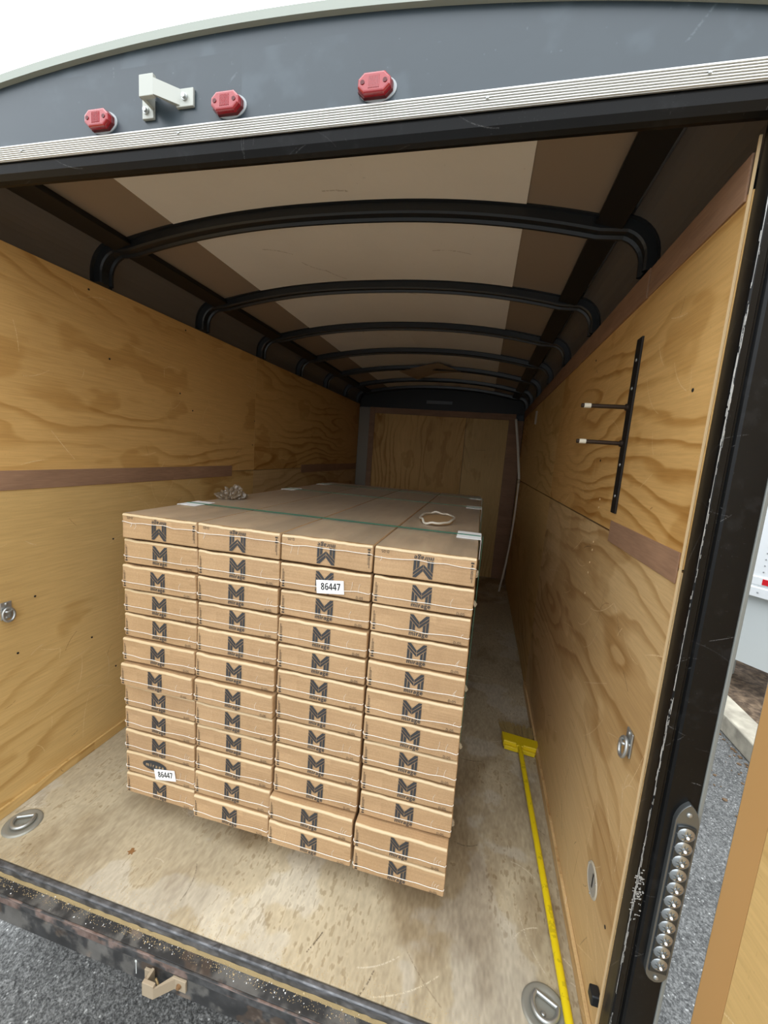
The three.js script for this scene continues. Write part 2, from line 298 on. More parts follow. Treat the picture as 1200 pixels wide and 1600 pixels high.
{ // ridged aluminium strip: base plus six raised ribs
  const t = struct('trim_1', 'ridged bright aluminium strip under the black header panel', 'trim');
  mesh('strip_base', span(-1.107, 1.107, 2.131, 2.166, .0005, .004), M.alu, t);
  for (let i = 0; i < 7; i++) mesh('ridge', rspan(-1.107, 1.107, 2.1325 + i * .0047, 2.1352 + i * .0047, .004, .0065, .001), M.alu, t);
  for (const x of [-.615, -.155, .53, .9]) mesh('rivet', new THREE.SphereGeometry(.0035, 10, 6).scale(1, 1, .6).translate(x, 2.15, .0068), M.galv, t);
  const t2 = struct('trim_2', 'pale curved edge strip along the top of the black header', 'trim');
  const rp = []; for (let i = 0; i <= 36; i++) { const x = 1.11 - 2.22 * i / 36; rp.push([x, 2.349 - .095 * (x + .03) ** 2]); }
  mesh('edge_strip', sweepXY(rp, [[-.009, -.02], [.009, -.02], [.009, .012], [-.009, .012]], 0), std(0xa3a99f, .6), t2);
}
function post(sx) {
  const g = struct(sx > 0 ? 'trim_3' : 'trim_4', sx > 0 ? 'scuffed black steel door post on the right of the opening' : 'black steel door post on the left of the opening', 'door post');
  const prof = [[1.039, -.068], [1.0385, -.058], [1.0265, -.056], [1.0215, -.006], [1.0225, -.001], [1.026, 0], [1.037, -.001], [1.0405, -.006], [1.044, -.0065], [1.047, -.002], [1.052, 0], [1.1075, 0], [1.1075, -.068]].map(p => [p[0] * sx, p[1]]);
  if (sx < 0) prof.reverse();
  const s = new THREE.Shape(prof.map(p => new THREE.Vector2(p[0], -p[1])));
  const geo = new THREE.ExtrudeGeometry(s, { depth: 2.235, bevelEnabled: false }).rotateX(-Math.PI / 2).rotateX(0);
  geo.rotateX(0); geo.applyMatrix4(new THREE.Matrix4().makeScale(1, 1, 1)); geo.translate(0, -.105, 0);
  mesh('post', worldUV(geo, 1, 1, sx > 0 ? .1 : .5), M.steel, g);
  mesh('edge_moulding', rspan(sx > 0 ? 1.108 : -1.116, sx > 0 ? 1.116 : -1.108, -.1, 2.15, -.06, .003, .002), std(0x8f938f, .5, { metalness: .3 }), g);
  if (sx > 0) { // bare metal showing along the worn corner
    const geos = [];
    for (let i = 0; i < 520; i++) { const y = rr(.14, 2.02), l = rr(.002, .02) * (rnd() < .2 ? 2 : 1); if (noise(y * 7, 0, 71) < .55 && rnd() < .8) continue; geos.push(rbox(rr(.0003, .0011), l, .0006, .0002, 1.0222 + rr(-.0006, .0034), y, .0002 - rr(0, .0006), 1)); }
    for (let i = 0; i < 60; i++) { const y = rr(.5, .6); geos.push(rbox(rr(.001, .006), rr(.001, .004), .0005, .0002, 1.031 + rr(-.012, .009), y + rr(-.03, .03), -.0001, 1)); }
    for (let i = 0; i < 210; i++) { const y = .14 + i * .009; if (noise(y * 9, 4, 76) < .36) continue; geos.push(rbox(.0005 + .0007 * noise(y * 40, 2, 73), .0092, .0005, .0002, 1.0232 + .0006 * (noise(y * 25, 5, 74) - .5), y, .0003, 1)); }
    const w = mesh('bare_metal', geos, std(0xb4b6b5, .45, { metalness: .4 }), g); w.userData.kind = 'stuff';
  }
}
post(1); post(-1);
{ // sill: inner angle, dropped ledge with debris, outer face
  const t = struct('trim_5', 'dirty black steel sill across the bottom of the opening', 'sill');
  const angleTex = makeTex(1024, 256, 2, .5, (u, v, o) => { const l = 92 + (fbm(u * 40, v * 60, 536, 4) - .5) * 90; o[0] = l; o[1] = l * 1.01; o[2] = l * 1.03; }, scratches(60, 2, .5, [[40, 40, 42], [170, 170, 168]], [.02, .15], [.3, .7], [.0006, .002]));
  mesh('inner_angle', worldUV(rspan(-1.03, 1.03, -.03, .0015, .0005, .019, .006), 2, .5), std(0xffffff, .42, { map: angleTex, metalness: .3 }), t);
  mesh('paint_drip', mergeGeometries([new THREE.SphereGeometry(.005, 10, 8).scale(.8, 1.1, .3).translate(-.2375, -.062, .0715), rbox(.003, .042, .0012, .0005, -.237, -.084, .0715)].map(g => g.index ? g.toNonIndexed() : g)), std(0xc9ccc8, .6), t);
  mesh('ledge', worldUV(rspan(-1.1, 1.1, -.075, -.026, .0195, .066, .004), 1, .5, .3), M.sill, t);
  const lipTex = makeTex(1024, 256, 2, .5, (u, v, o) => { const l = 62 + (fbm(u * 50, v * 50, 537, 4) - .5) * 70, r = sstep(.45, .6, fbm(u * 18, v * 18, 538, 4)); o[0] = l + r * 52; o[1] = l + r * 34; o[2] = l + r * 26; });
  mesh('outer_lip', worldUV(rspan(-1.1, 1.1, -.05, -.022, .0665, .074, .003), 2, .5, .6), std(0xffffff, .7, { map: lipTex }), t);
  mesh('face', worldUV(span(-1.1, 1.1, -.12, -.0505, .03, .071), 1, .5, .1, .3), M.sill, t);
  const geos = [];
  const bank = [[.0196, -.0262], [.0196, -.0205], [.0225, -.0225], [.0255, -.0245], [.029, -.0262]], bs = new THREE.Shape(bank.map(p => new THREE.Vector2(-p[0], p[1]))), bg = new THREE.ExtrudeGeometry(bs, { depth: 2, steps: 400, bevelEnabled: false }).rotateY(Math.PI / 2).translate(-1, 0, 0), bp = bg.attributes.position;
  for (let i = 0; i < bp.count; i++) { const x = bp.getX(i), y = bp.getY(i); bp.setY(i, Math.max(-.0262, y - (y + .0262) * .7 * noise(x * 60 + 90, y * 200 + 50, 4))); }
  bg.computeVertexNormals(); mesh('dust_bank', bg, std(0x93815c, .95), t).userData.kind = 'stuff';
  for (let i = 0; i < 2000; i++) { const a = rnd(), z = .0205 + .03 * Math.pow(a, 1.5); const s = rr(.0006, .0018) * (rnd() < .04 ? 2 : 1); const q = new THREE.TetrahedronGeometry(s); q.rotateX(rr(0, 6)).rotateY(rr(0, 6)); q.translate(rr(-1.0, 1.0), -.026 + s * .4, z); geos.push(q); }
  const d = mesh('sawdust', geos, std(0xb9a47c, .9), t); d.userData.kind = 'stuff';
  const g2 = []; for (let i = 0; i < 110; i++) { const s = rr(.001, .0028), q = new THREE.TetrahedronGeometry(s); q.rotateX(rr(0, 6)).translate(rr(-1, 1), -.026 + s * .4, rr(.022, .062)); g2.push(q); }
  const d2 = mesh('pale_chips', g2, M.paper, t); d2.userData.kind = 'stuff';
  const geos3 = []; for (let i = 0; i < 1500; i++) { const s = rr(.0006, .0015), q = new THREE.TetrahedronGeometry(s); q.rotateX(rr(0, 6)).rotateY(rr(0, 6)).translate(rr(-1.0, 1.0), s * .4, -.002 - .05 * Math.pow(rnd(), 2.4)); geos3.push(q); }
  const d3 = mesh('fine_sawdust', geos3, std(0xcdb384, .9), t); d3.userData.kind = 'stuff';
}

// ------------------------------------------------------------------ open rear door, right
function rearDoor(sx, name, label) {
  const d = struct(name, label, 'door'); d.position.set(sx * 1.158, 0, .03); d.rotation.y = sx * 9 * Math.PI / 180;
  // local: away from the opening along x, away from the hinge along z; lined face at x = 0
  const S = (x0, x1, ...r) => sx > 0 ? [x0, x1, ...r] : [-x1, -x0, ...r];
  mesh('door_leaf', span(...S(.008, .046, -.09, 2.1, 0, 1.04)), M.header, d);
  mesh('edge_board', worldUV(rspan(...S(0, .0078, -.085, 2.09, .0, .062, .001)), 1.22, 2.44, .2, .3), std(0xbd9159, .65), d);
  mesh('inner_panel', worldUV(rspan(...S(-.0015, .0078, -.08, 2.085, .0635, 1.035, .0012)), 2.44, 2.3, .35, .1), M.plyB, d);
  mesh('edge_trim', rspan(...S(.006, .05, -.095, 2.105, -.008, -.0005, .002)), std(0x8f938f, .5, { metalness: .3 }), d);
  for (const y of [.35, 1.4, 1.85]) mesh('hinge', rspan(...S(.047, .065, y - .05, y + .05, -.03, .03, .004)), M.black, d);
}
rearDoor(1, 'door_1', 'open rear door with plywood lining at the right edge');
rearDoor(-1, 'door_2', 'matching rear door swung open on the left of the opening');

// ------------------------------------------------------------------ flooring cartons
const CW = .3, CH = .0898, CD = 2.03, ROW = .0911, YB = .1, ZF = -.258;
function cartonGeo(s) {
  const r = .005, axis = (h, mid) => { const a = [-h, -h + r * .3, -h + r]; for (let i = 1; i < mid; i++) a.push(-h + r + (2 * h - 2 * r) * i / mid); a.push(h - r, h - r * .3, h); return a; };
  const hx = CW / 2, hy = CH / 2, hz = CD / 2, X = axis(hx, 14), Y = axis(hy, 4), Z = axis(hz, 10), parts = [];
  const face = (A, B, f) => {
    const pos = [], idx = [], m = B.length;
    for (const a of A) for (const b of B) pos.push(...f(a, b));
    for (let i = 0; i + 1 < A.length; i++) for (let j = 0; j + 1 < m; j++) { const p = i * m + j; idx.push(p, p + m, p + 1, p + 1, p + m, p + m + 1); }
    const g = new THREE.BufferGeometry(); g.setAttribute('position', new THREE.Float32BufferAttribute(pos, 3)); g.setIndex(idx); parts.push(g);
  };
  face(X, Y, (a, b) => [a, b, hz]); face(Y, X, (a, b) => [b, a, -hz]); face(Y, Z, (a, b) => [hx, a, b]); face(Z, Y, (a, b) => [-hx, b, a]); face(Z, X, (a, b) => [b, hy, a]); face(X, Z, (a, b) => [a, -hy, b]);
  const g = mergeGeometries(parts), p = g.attributes.position, nn = new Float32Array(p.count * 3), q = V(), c = V();
  for (let i = 0; i < p.count; i++) {
    q.fromBufferAttribute(p, i); c.set(Math.max(-hx + r, Math.min(hx - r, q.x)), Math.max(-hy + r, Math.min(hy - r, q.y)), Math.max(-hz + r, Math.min(hz - r, q.z)));
    const n = q.clone().sub(c).normalize(); q.copy(c).addScaledVector(n, r);
    const fr = sstep(hz - .25, hz, q.z), top = sstep(0, hy, q.y);
    q.y -= fr * top * .0035 * (noise(q.x * 22 + 50, 3, s) + .35 * noise(q.x * 70 + 50, 9, s) - .1);     // crushed upper edge
    q.y += sstep(hz - .05, hz, q.z) * sstep(0, -hy, q.y) * (.0028 + .003 * noise(q.x * 18 + 50, 5, s + 1));
    q.z += q.z > 0 ? .0022 * (noise(q.x * 14 + 50, q.y * 40 + 20, s + 2) - .5) : 0;
    p.setXYZ(i, q.x, q.y, q.z); nn.set([n.x, n.y, n.z], i * 3);
  }
  g.setAttribute('normal', new THREE.BufferAttribute(nn, 3));
  worldUV(g, .6, .6, hash(s, 1, 1), hash(s, 2, 2));
  g.computeVertexNormals(); // keep the soft dents
  const n2 = g.attributes.normal; for (let i = 0; i < p.count; i++) { const a = V().fromBufferAttribute(n2, i), b = V(nn[3 * i], nn[3 * i + 1], nn[3 * i + 2]); const ed = Math.max(Math.abs(b.x), Math.abs(b.y), Math.abs(b.z)) < .999; (ed ? b : a).toArray(n2.array, i * 3); }
  return g;
}
const cartonGeos = [11, 22, 33, 44, 55, 66].map(cartonGeo);
const poly = pts => new THREE.ShapeGeometry(new THREE.Shape(pts.map(p => new THREE.Vector2(p[0], p[1]))));
const logoGeo = (() => {
  const L = [ [[0, 1], [.17, 1], [.488, .60], [.488, .425], [0, .93]], [[0, .885], [.488, .38], [.488, .215], [0, .72]], [[0, .675], [.13, .54], [.13, 0], [0, 0]], [[.165, .505], [.295, .37], [.295, 0], [.165, 0]] ];
  const R = L.map(q => q.map(([x, y]) => [1 - x, y]).reverse()), gs = [...L, ...R].map(q => poly(q.map(([x, y]) => [(x - .5) * .058, y * .053 - .0195])));
  const t = textGeo('mirage', .0575); t.translate(0, -.0325, 0); gs.push(t);
  return mergeGeometries(gs.map(g => g.toNonIndexed()));
})();
const sizeMark = textGeo('D-05', .0225, fontR).translate(.117, -.0365, 0);
const finePrint = (() => { // flag mark and two unreadable lines of fine print, turned on end by the left edge
  const gs = [], q = (x0, x1, y0, y1) => poly([[x0, y0], [x1, y0], [x1, y1], [x0, y1]]);
  gs.push(q(-.1425, -.1335, -.033, -.0285), q(-.1425, -.1335, -.0165, -.012), poly([[-.1422, -.0222], [-.139, -.0245], [-.138, -.0275], [-.137, -.0245], [-.1338, -.0222], [-.137, -.02], [-.138, -.0174], [-.139, -.02]]));
  let y = -.009; while (y < .024) { const l = .002 + .004 * hash(Math.round(y * 1e4), 1, 8); gs.push(q(-.1412, -.1395, y, y + l)); y += l + .0011; }
  y = -.009; while (y < .012) { const l = .002 + .004 * hash(Math.round(y * 1e4), 4, 8); gs.push(q(-.1375, -.1358, y, y + l)); y += l + .0011; }
  return mergeGeometries(gs.map(g => g.toNonIndexed()));
})();
function seamGeo(s) {
  const pts = [], z = .0012, amp = s === 5 ? .006 : .0022;
  pts.push(V(-.1496, -.0125, -.004)); for (let i = 0; i <= 14; i++) { const t = i / 14; pts.push(V(-.148 + .296 * t, -.0165 + .004 * t - .003 * Math.sin(t * 3.1) + amp * (noise(t * 7, 1, s) - .5) * 2, z)); } pts.push(V(.1496, -.013, -.004));
  const gs = [tube(pts, .00105, 60, 5)];
  const n = 1 + s % 3; for (let k = 0; k < n; k++) { const x = .085 + .045 * hash(k, s, 3), h = .012 + .02 * hash(k, s, 4), b = .008 * (hash(k, s, 5) - .5); gs.push(tube([V(x, -.016, z * .8), V(x + b, -.016 + h * .5, z * .8), V(x + b * .2 + .004, -.016 + h, z * .8)], .00042, 10, 4)); }
  return mergeGeometries(gs.map(g => g.toNonIndexed()));
}
// film strip on the upper front edge; pale colour paints light caught there
function litEdgeGeo(s) {
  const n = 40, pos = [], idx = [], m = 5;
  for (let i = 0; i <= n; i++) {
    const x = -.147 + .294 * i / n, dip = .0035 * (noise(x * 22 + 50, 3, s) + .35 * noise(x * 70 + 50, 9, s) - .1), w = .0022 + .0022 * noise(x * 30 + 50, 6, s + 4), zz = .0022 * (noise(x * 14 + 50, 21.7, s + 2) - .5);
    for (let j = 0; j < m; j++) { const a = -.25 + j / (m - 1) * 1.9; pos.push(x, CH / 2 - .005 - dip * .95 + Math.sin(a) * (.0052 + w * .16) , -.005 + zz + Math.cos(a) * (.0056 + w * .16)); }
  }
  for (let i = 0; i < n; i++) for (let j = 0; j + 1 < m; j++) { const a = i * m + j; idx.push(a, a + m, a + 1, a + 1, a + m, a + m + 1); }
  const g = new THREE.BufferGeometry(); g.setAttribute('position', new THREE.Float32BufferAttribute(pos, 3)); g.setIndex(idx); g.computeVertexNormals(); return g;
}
const litEdgeGeos = [11, 22, 33, 44, 55, 66].map(litEdgeGeo);
const seamGeos = [0, 1, 2, 3, 4, 5].map(seamGeo);
const topFilm = (() => { const g = new THREE.PlaneGeometry(.296, 2.02, 24, 120).rotateX(-Math.PI / 2), p = g.attributes.position; for (let i = 0; i < p.count; i++) p.setY(i, .0006 * noise(p.getX(i) * 60 + 50, p.getZ(i) * 14 + 50, 61) + .0004 * noise(p.getX(i) * 20 + 50, p.getZ(i) * 60 + 50, 62)); g.computeVertexNormals(); return g; })();
const topPrint = (() => { const gs = []; for (let i = 0; i < 22; i++) { const x = -.075 + i * .0062 + (i > 12 ? .02 : 0), l = .05 + .07 * hash(i, 3, 3), z = -.03 + .05 * hash(i, 5, 3); gs.push(poly([[x, z], [x + .0022, z], [x + .0022, z + l], [x, z + l]])); } const g = mergeGeometries(gs); g.rotateX(-Math.PI / 2); return g; })();
const tabGeo = (() => { const g = new THREE.IcosahedronGeometry(1, 2), p = g.attributes.position; for (let i = 0; i < p.count; i++) { const x = p.getX(i), y = p.getY(i), z = p.getZ(i), k = .7 + .5 * noise(x * 3 + 9, y * 3 + z * 2 + 9, 63); p.setXYZ(i, Math.max(0, x) * .009 * k, y * .013 * k, z * .006 * k); } g.computeVertexNormals(); return g; })();
const colNames = ['leftmost column', 'second column from the left', 'third column from the left', 'rightmost column'], ord = ['top', 'second', 'third', 'fourth', 'fifth', 'sixth', 'seventh', 'eighth', 'ninth', 'tenth', 'eleventh', 'bottom'];
const ink = M.ink;
for (let c = 0; c < 4; c++) for (let r = 0; r < 12; r++) {
  const y = YB + (11 - r) * ROW + ROW / 2, k = r / 11;
  let x = [-.4515, -.1485, .156, .4605][c] + [0, .004, .009, .014][c] * k + rr(-.001, .001), z = ZF - CD / 2 + rr(-.006, .005);
  if (r === 0) { z = ZF - CD / 2 - .001; x = [-.4505, -.1485, .156, .4605][c]; }
  if (r === 1) z -= .002;
  if (r >= 10 && c >= 2) { z += .026; x -= .004; }
  if (r === 11 && c === 1) z += .012;
  if ((r === 6 && c === 0) || (r === 7 && c === 0 && 0)) z += .012;
  if (r === 6 && c === 1) z += .01;
  const sticker = (c === 2 && r === 1) || (c === 0 && r === 10), oval = c === 0 && r === 10;
  const lab = (r === 0 ? 'top carton, printed upside down, in the ' : r === 11 ? 'bottom flooring carton of the ' : ord[r] + ' flooring carton from the top in the ') + colNames[c] ;
  const t = thing('flooring_carton', oval ? 'flooring carton with oval mark and white number sticker, near the bottom left' : sticker ? 'flooring carton with white number sticker, second row, third column' : lab, 'carton', [x, y - CH / 2, z], 'flooring cartons in the stack');
  const v = Math.floor(rnd() * 6);
  mesh('carton_body', cartonGeos[v], M.card, t).position.y = CH / 2;
  const fz = CD / 2 + .0016, turn = r === 0 ? Math.PI : 0;
  if (oval) {
    const o = mesh('printed_oval', new THREE.CircleGeometry(1, 40).scale(.052, .02, 1), ink, t); o.position.set(-.022, CH / 2 + .012, fz);
    const w = mesh('oval_lettering', textGeo('m i r a g e', .078), std(0xb39872, .7), o); w.position.set(.002, -.006, .0004);
  } else { const l = mesh('printed_logo', logoGeo, ink, t); l.position.set(rr(-.002, .002), CH / 2, fz); l.rotation.z = turn; }
  for (const [n, g] of [['size_mark', sizeMark], ['fine_print', finePrint]]) { const sp = mesh(n, g, M.inkSoft, t); sp.position.set(0, CH / 2, fz); sp.rotation.z = turn; if (n === 'fine_print') sp.userData.kind = 'stuff'; }
  mesh('lit_edge_film', litEdgeGeos[v], M.litEdge, t).position.set(0, CH / 2, CD / 2);
  const sm = mesh('shrink_wrap_seam', seamGeos[r === 0 && c === 0 ? 5 : v % 5], M.film, t); sm.position.set(0, CH / 2, CD / 2 + .0014); sm.rotation.z = turn;
  if (r === 0) {
    mesh('top_film', topFilm, M.topFilm, t).position.set(0, CH + .0006, 0);  // real wrap over the carton tops; its milky pale tone also paints the glare
    if (c) { const q = mesh('top_print', topPrint, M.inkSoft, t); q.position.set([0, -.02, -.03, -.035][c], CH + .0004, .7); q.userData.kind = 'stuff'; }
  }
  if (c === 3 && [0, 1, 4, 6, 9].includes(r)) { const q = mesh('film_tab', tabGeo, M.topFilm, t); q.position.set(.149, CH * (.35 + .3 * rnd()), CD / 2 - .012); q.rotation.z = rr(-.5, .5); }
  if (sticker) {
    const s = mesh('number_sticker', rbox(.09, .043, .0006, .0002, 0, 0, 0, 1), M.paper, t); s.rotation.z = oval ? .17 : .1;
    if (oval) s.position.set(-.4245 - x, .2255 - (y - CH / 2), fz + .0026); else s.position.set(.1785 - x, 1.0455 - (y - CH / 2), fz + .0026);
    const n = mesh('sticker_number', textGeo('86447', .064, font, 1.3), M.inkBlack, s); n.position.set(.002, -.0095, .0006);
  }
}
{ // timber skid under the cartons, set back from their ends
  const t = thing('wooden_pallet', 'low timber skid under the stacked flooring cartons', 'pallet', [0, 0, 0]);
  for (const x of [-.42, -.02, .4]) mesh('runner', rspan(x - .045, x + .045, 0, .078, -2.16, -.42, .003), M.plyEdge, t);
  for (let i = 0; i < 6; i++) { const z = -.44 - i * .34; mesh('deck_board', rspan(-.56, .56, .0785, .0985, z - .1, z, .002), M.plyEdge, t); }
}
// straps and edge protectors
const YT = YB + 12 * ROW - .0006;
const strapMat = phys(0x2f7f66, .35, { clearcoat: .5 });
[-.598, -1.5, -2.06].forEach((z, i) => {
  const xs = -.606, xe = .617, yb = YB - .0005, n = 20, top = [], geos = [];
  const g = [box(xe - xs, .0012, .0135, (xs + xe) / 2, YT + .0042, z), box(.0012, YT - yb + .0048, .0135, xs - .003, (YT + yb) / 2 + .0024, z), box(.0012, YT - yb + .0048, .0135, xe + .008, (YT + yb) / 2 + .0024, z)];
  tag(mesh('plastic_strap', g, strapMat), ['green plastic strap across the carton tops, nearest the opening', 'green plastic strap across the middle of the carton tops', 'green plastic strap across the far end of the carton tops'][i], 'strap', 'straps round the carton stack');
  for (const s of [-1, 1]) {
    const p = thing('edge_protector', 'white card edge protector under the ' + ['near', 'middle', 'far'][i] + ' strap on the ' + (s > 0 ? 'right' : 'left') + ' edge', 'edge protector', [s > 0 ? xe : xs, YT, z], 'edge protectors under the straps');
    mesh('top_flap', rbox(.086, .0016, .13, .0005, -s * .043 + s * .002, .0027, 0, 1), M.paper, p);
    mesh('side_flap', rbox(.0016, .07, .13, .0005, s * .0018, -.034, 0, 1), M.paper, p);
  }
});
// torn film on top
{
  const pts = []; for (let i = 0; i < 26; i++) { const a = i / 26 * 6.283; pts.push(V(.43 + Math.cos(a) * (.066 + .012 * noise(i * .7, 1, 5)), YT + .005 + .012 * noise(i * .9, 2, 6), -.875 + Math.sin(a) * (.15 + .05 * noise(i * .6, 3, 7)))); }
  const t = thing('torn_film', 'ring of torn clear film on a top carton of the rightmost column', 'film', [0, 0, 0]);
  mesh('film_roll', tube(pts, .005, 80, 6, true).translate(0, .001, 0), phys(0xe9e2d2, .3, { transmission: .35, thickness: 0, clearcoat: .5 }), t);
  const inner = new THREE.Shape(pts.map(p => new THREE.Vector2(p.x, -p.z))); mesh('bare_card', new THREE.ShapeGeometry(inner).rotateX(-Math.PI / 2).translate(0, YT + .003, 0), std(0xa5855c, .85), t);
  const c = new THREE.IcosahedronGeometry(1, 9), cp = c.attributes.position;
  for (let i = 0; i < cp.count; i++) { const q = V().fromBufferAttribute(cp, i), n1 = Math.abs(noise(q.x * 3 + 9, q.y * 3 + q.z * 2 + 9, 8) - .5) * 1.1, n2 = Math.abs(noise(q.x * 8 + 20, q.z * 8 + q.y * 6 + 20, 9) - .5) * .5, k = .62 + n1 + n2; cp.setXYZ(i, q.x * .065 * k, Math.max(0, (q.y + .25) * .05 * k * (q.x < 0 ? .8 : 1.1)), q.z * .05 * k); }
  c.computeVertexNormals();
  const f = mesh('crumpled_film', c, phys(0x8f7d66, .3, { transmission: .4, thickness: 0, clearcoat: .4 })); f.position.set(-.56, YT + .0015, -.84); f.rotation.y = .5;
  tag(f, 'crumpled torn wrap standing up on the left edge of the carton stack', 'film');
}

// ------------------------------------------------------------------ things fixed to the trailer
// red marker lamps
[[-.37, 2.199, 'red marker lamp left of the latch bracket'], [-.029, 2.2, 'red marker lamp right of the latch bracket'], [.306, 2.198, 'red marker lamp above the middle of the opening, farthest right']].forEach(([x, y, l], i) => {
  const t = thing('marker_lamp', l, 'lamp', [x, y - .006, 0], 'red marker lamps on the header'); t.scale.set(.8, .74, .5);
  mesh('sealant_ring', cyl(.05, .004, 28).rotateX(Math.PI / 2).scale(1, .66, 1).translate(.004, 0, .002), M.silicone, t);
  const oct = (w, h, c) => new THREE.Shape([[-w, -h + c], [-w + c, -h], [w - c, -h], [w, -h + c], [w, h - c], [w - c, h], [-w + c, h], [-w, h - c]].map(p => new THREE.Vector2(p[0], p[1])));
  mesh('lamp_base', new THREE.ExtrudeGeometry(oct(.043, .024, .015), { depth: .012, bevelEnabled: true, bevelSize: .002, bevelThickness: .002, bevelSegments: 2 }).translate(0, 0, .004), M.redDark, t);
  const lens = mesh('lens', new THREE.ExtrudeGeometry(oct(.036, .019, .012), { depth: .018, bevelEnabled: true, bevelSize: .006, bevelThickness: .008, bevelSegments: 3 }).translate(0, 0, .014), M.red, t);
  for (let k = -3; k <= 3; k++) mesh('lens_rib', box(.0018, .03, .002, k * .0042, 0, .0412), M.red, lens);
  for (const s of [-1, 1]) mesh('screw_recess', cyl(.0055, .003, 14).rotateX(Math.PI / 2).translate(s * .029, 0, .0408), M.redDark, t);
});
function bracket(name, label, pos, m, bolt) {
  const t = thing(name, label, 'latch bracket', pos);
  const R = (g, n, p = t, mt = m) => mesh(n, g, mt, p);
  R(rbox(.038, .052, .009, .002, -.07, -.012, .0045), 'foot_plate'); R(rbox(.055, .046, .009, .002, .052, .004, .0045), 'foot_plate');
  R(rbox(.011, .046, .04, .002, -.053, .008, .026), 'side_arm');
  R(rbox(.046, .054, .013, .002, -.035, .01, .047), 'front_plate');
  const g = new THREE.Shape([[-.018, .053], [-.012, .053], [.038, .009], [.038, 0], [.028, 0]].map(p => new THREE.Vector2(p[0], -p[1])));
  R(new THREE.ExtrudeGeometry(g, { depth: .04, bevelEnabled: false }).rotateX(-Math.PI / 2).translate(0, -.014, 0), 'slant_arm');
  for (const [x, y] of [[-.074, -.018], [.054, .004]]) { R(mergeGeometries([cyl(.009, .004, 18).rotateX(Math.PI / 2).translate(x, y, .011), cyl(.0065, .007, 6).rotateX(Math.PI / 2).translate(x, y, .015)]), 'bolt', t, bolt); }
  return t;
}
bracket('latch_bracket', 'pale metal latch bracket bolted to the black header panel', [-.18, 2.216, 0], M.galvDull, M.galv).scale.setScalar(.8);
{
  const rust = std(0xa3937b, .75), b = bracket('latch_bracket', 'rusty white latch bracket on the outer face of the sill', [-.128, -.075, .0715], rust, std(0x8a6a48, .7, { metalness: .3 }));
  b.scale.setScalar(.82); const p = mesh('latch_pin', tube([V(-.03, .01, .02), V(-.02, .03, .03), V(-.005, .012, .035)], .004, 12, 6), std(0xa08a62, .6, { metalness: .5 }), b);
}
{ // reverse lamp on the post
  const t = thing('tail_lamp', 'clear strip lamp with eleven cells on the black door post', 'lamp', [1.0885, .353, 0]);
  const w = .0215, L = .443, s = new THREE.Shape(); s.moveTo(-w, .03); s.quadraticCurveTo(-w, .004, 0, 0); s.quadraticCurveTo(w, .004, w, .03); s.lineTo(w, L - .042); s.quadraticCurveTo(w * .8, L - .012, 0, L); s.quadraticCurveTo(-w * .8, L - .012, -w, L - .042); s.closePath();
  mesh('lamp_base', new THREE.ExtrudeGeometry(s, { depth: .008, bevelEnabled: true, bevelSize: .001, bevelThickness: .003, bevelSegments: 3, curveSegments: 10 }).translate(0, 0, .0), std(0x7b7f80, .28, { metalness: .75 }), t);
  const s2 = new THREE.Shape(); s2.moveTo(-.0165, .03); s2.lineTo(.0165, .03); s2.lineTo(.0165, L - .05); s2.quadraticCurveTo(0, L - .043, -.0165, L - .05); s2.closePath();
  mesh('lens_tray', new THREE.ExtrudeGeometry(s2, { depth: .003, bevelEnabled: true, bevelSize: .001, bevelThickness: .001, bevelSegments: 1 }).translate(0, 0, .011), std(0x44484a, .3, { metalness: .6 }), t);
  const step = (L - .085) / 11;
  for (let k = 0; k < 11; k++) {
    const c = mesh('lens_cell', new THREE.SphereGeometry(.0125, 16, 8, 0, 6.283, 0, 1.4).rotateX(Math.PI / 2)  .scale(1.45, 1.4, .5), std(0xb4b9bb, .2, { metalness: .85 }), t); c.position.set(0, .035 + step * (k + .5), .0125);
    mesh('diode', new THREE.SphereGeometry(.0032, 10, 6).translate(0, 0, .0095), phys(0xffffff, .1, { clearcoat: 1 }), c);
    for (let e = 0; e < 9; e++) { const a = e / 9 * 6.283; mesh('facet', box(.0009, .0095, .0012).rotateX(-.5).translate(0, .0085, .0056).rotateZ(a), std(0x6d7375, .25, { metalness: .8 }), c); }
  }
  for (const y of [.013, L - .022]) mesh('screw', new THREE.SphereGeometry(.0055, 12, 6).scale(1, 1, .5).translate(0, y, .012), M.galv, t);
}
function floorRing(x, z, turn, label) {
  const t = thing('floor_tie_ring', label, 'tie ring', [x, 0, z], 'recessed tie rings in the floor'); t.rotation.y = turn; t.scale.setScalar(1.12);
  mesh('pan', new THREE.LatheGeometry([[.0005, .0008], [.033, .001], [.036, .0045], [.0475, .006], [.0525, .004], [.054, .0002]].map(p => new THREE.Vector2(...p)), 40), std(0x9b9a90, .5, { metalness: .45 }), t);
  const pts = []; for (let i = 0; i <= 18; i++) { const a = -.45 + i / 18 * (Math.PI + .9); pts.push(V(Math.cos(a) * .029, .0105, Math.sin(a) * .032 - .004)); }
  mesh('ring', tube(pts, .0056, 48, 8, false), M.galv, t); mesh('cross_bar', cyl(.0052, .054, 10).rotateZ(Math.PI / 2).translate(0, .0105, -.018), M.galv, t);
  mesh('bolt', new THREE.SphereGeometry(.006, 12, 6).scale(1, .5, 1).translate(0, .003, .01), M.galv, t);
}
floorRing(-.927, -.118, .5, 'recessed steel tie ring in the floor at the lower left');
floorRing(.917, -.112, -.4, 'recessed steel tie ring in the floor beside the yellow broom handle');
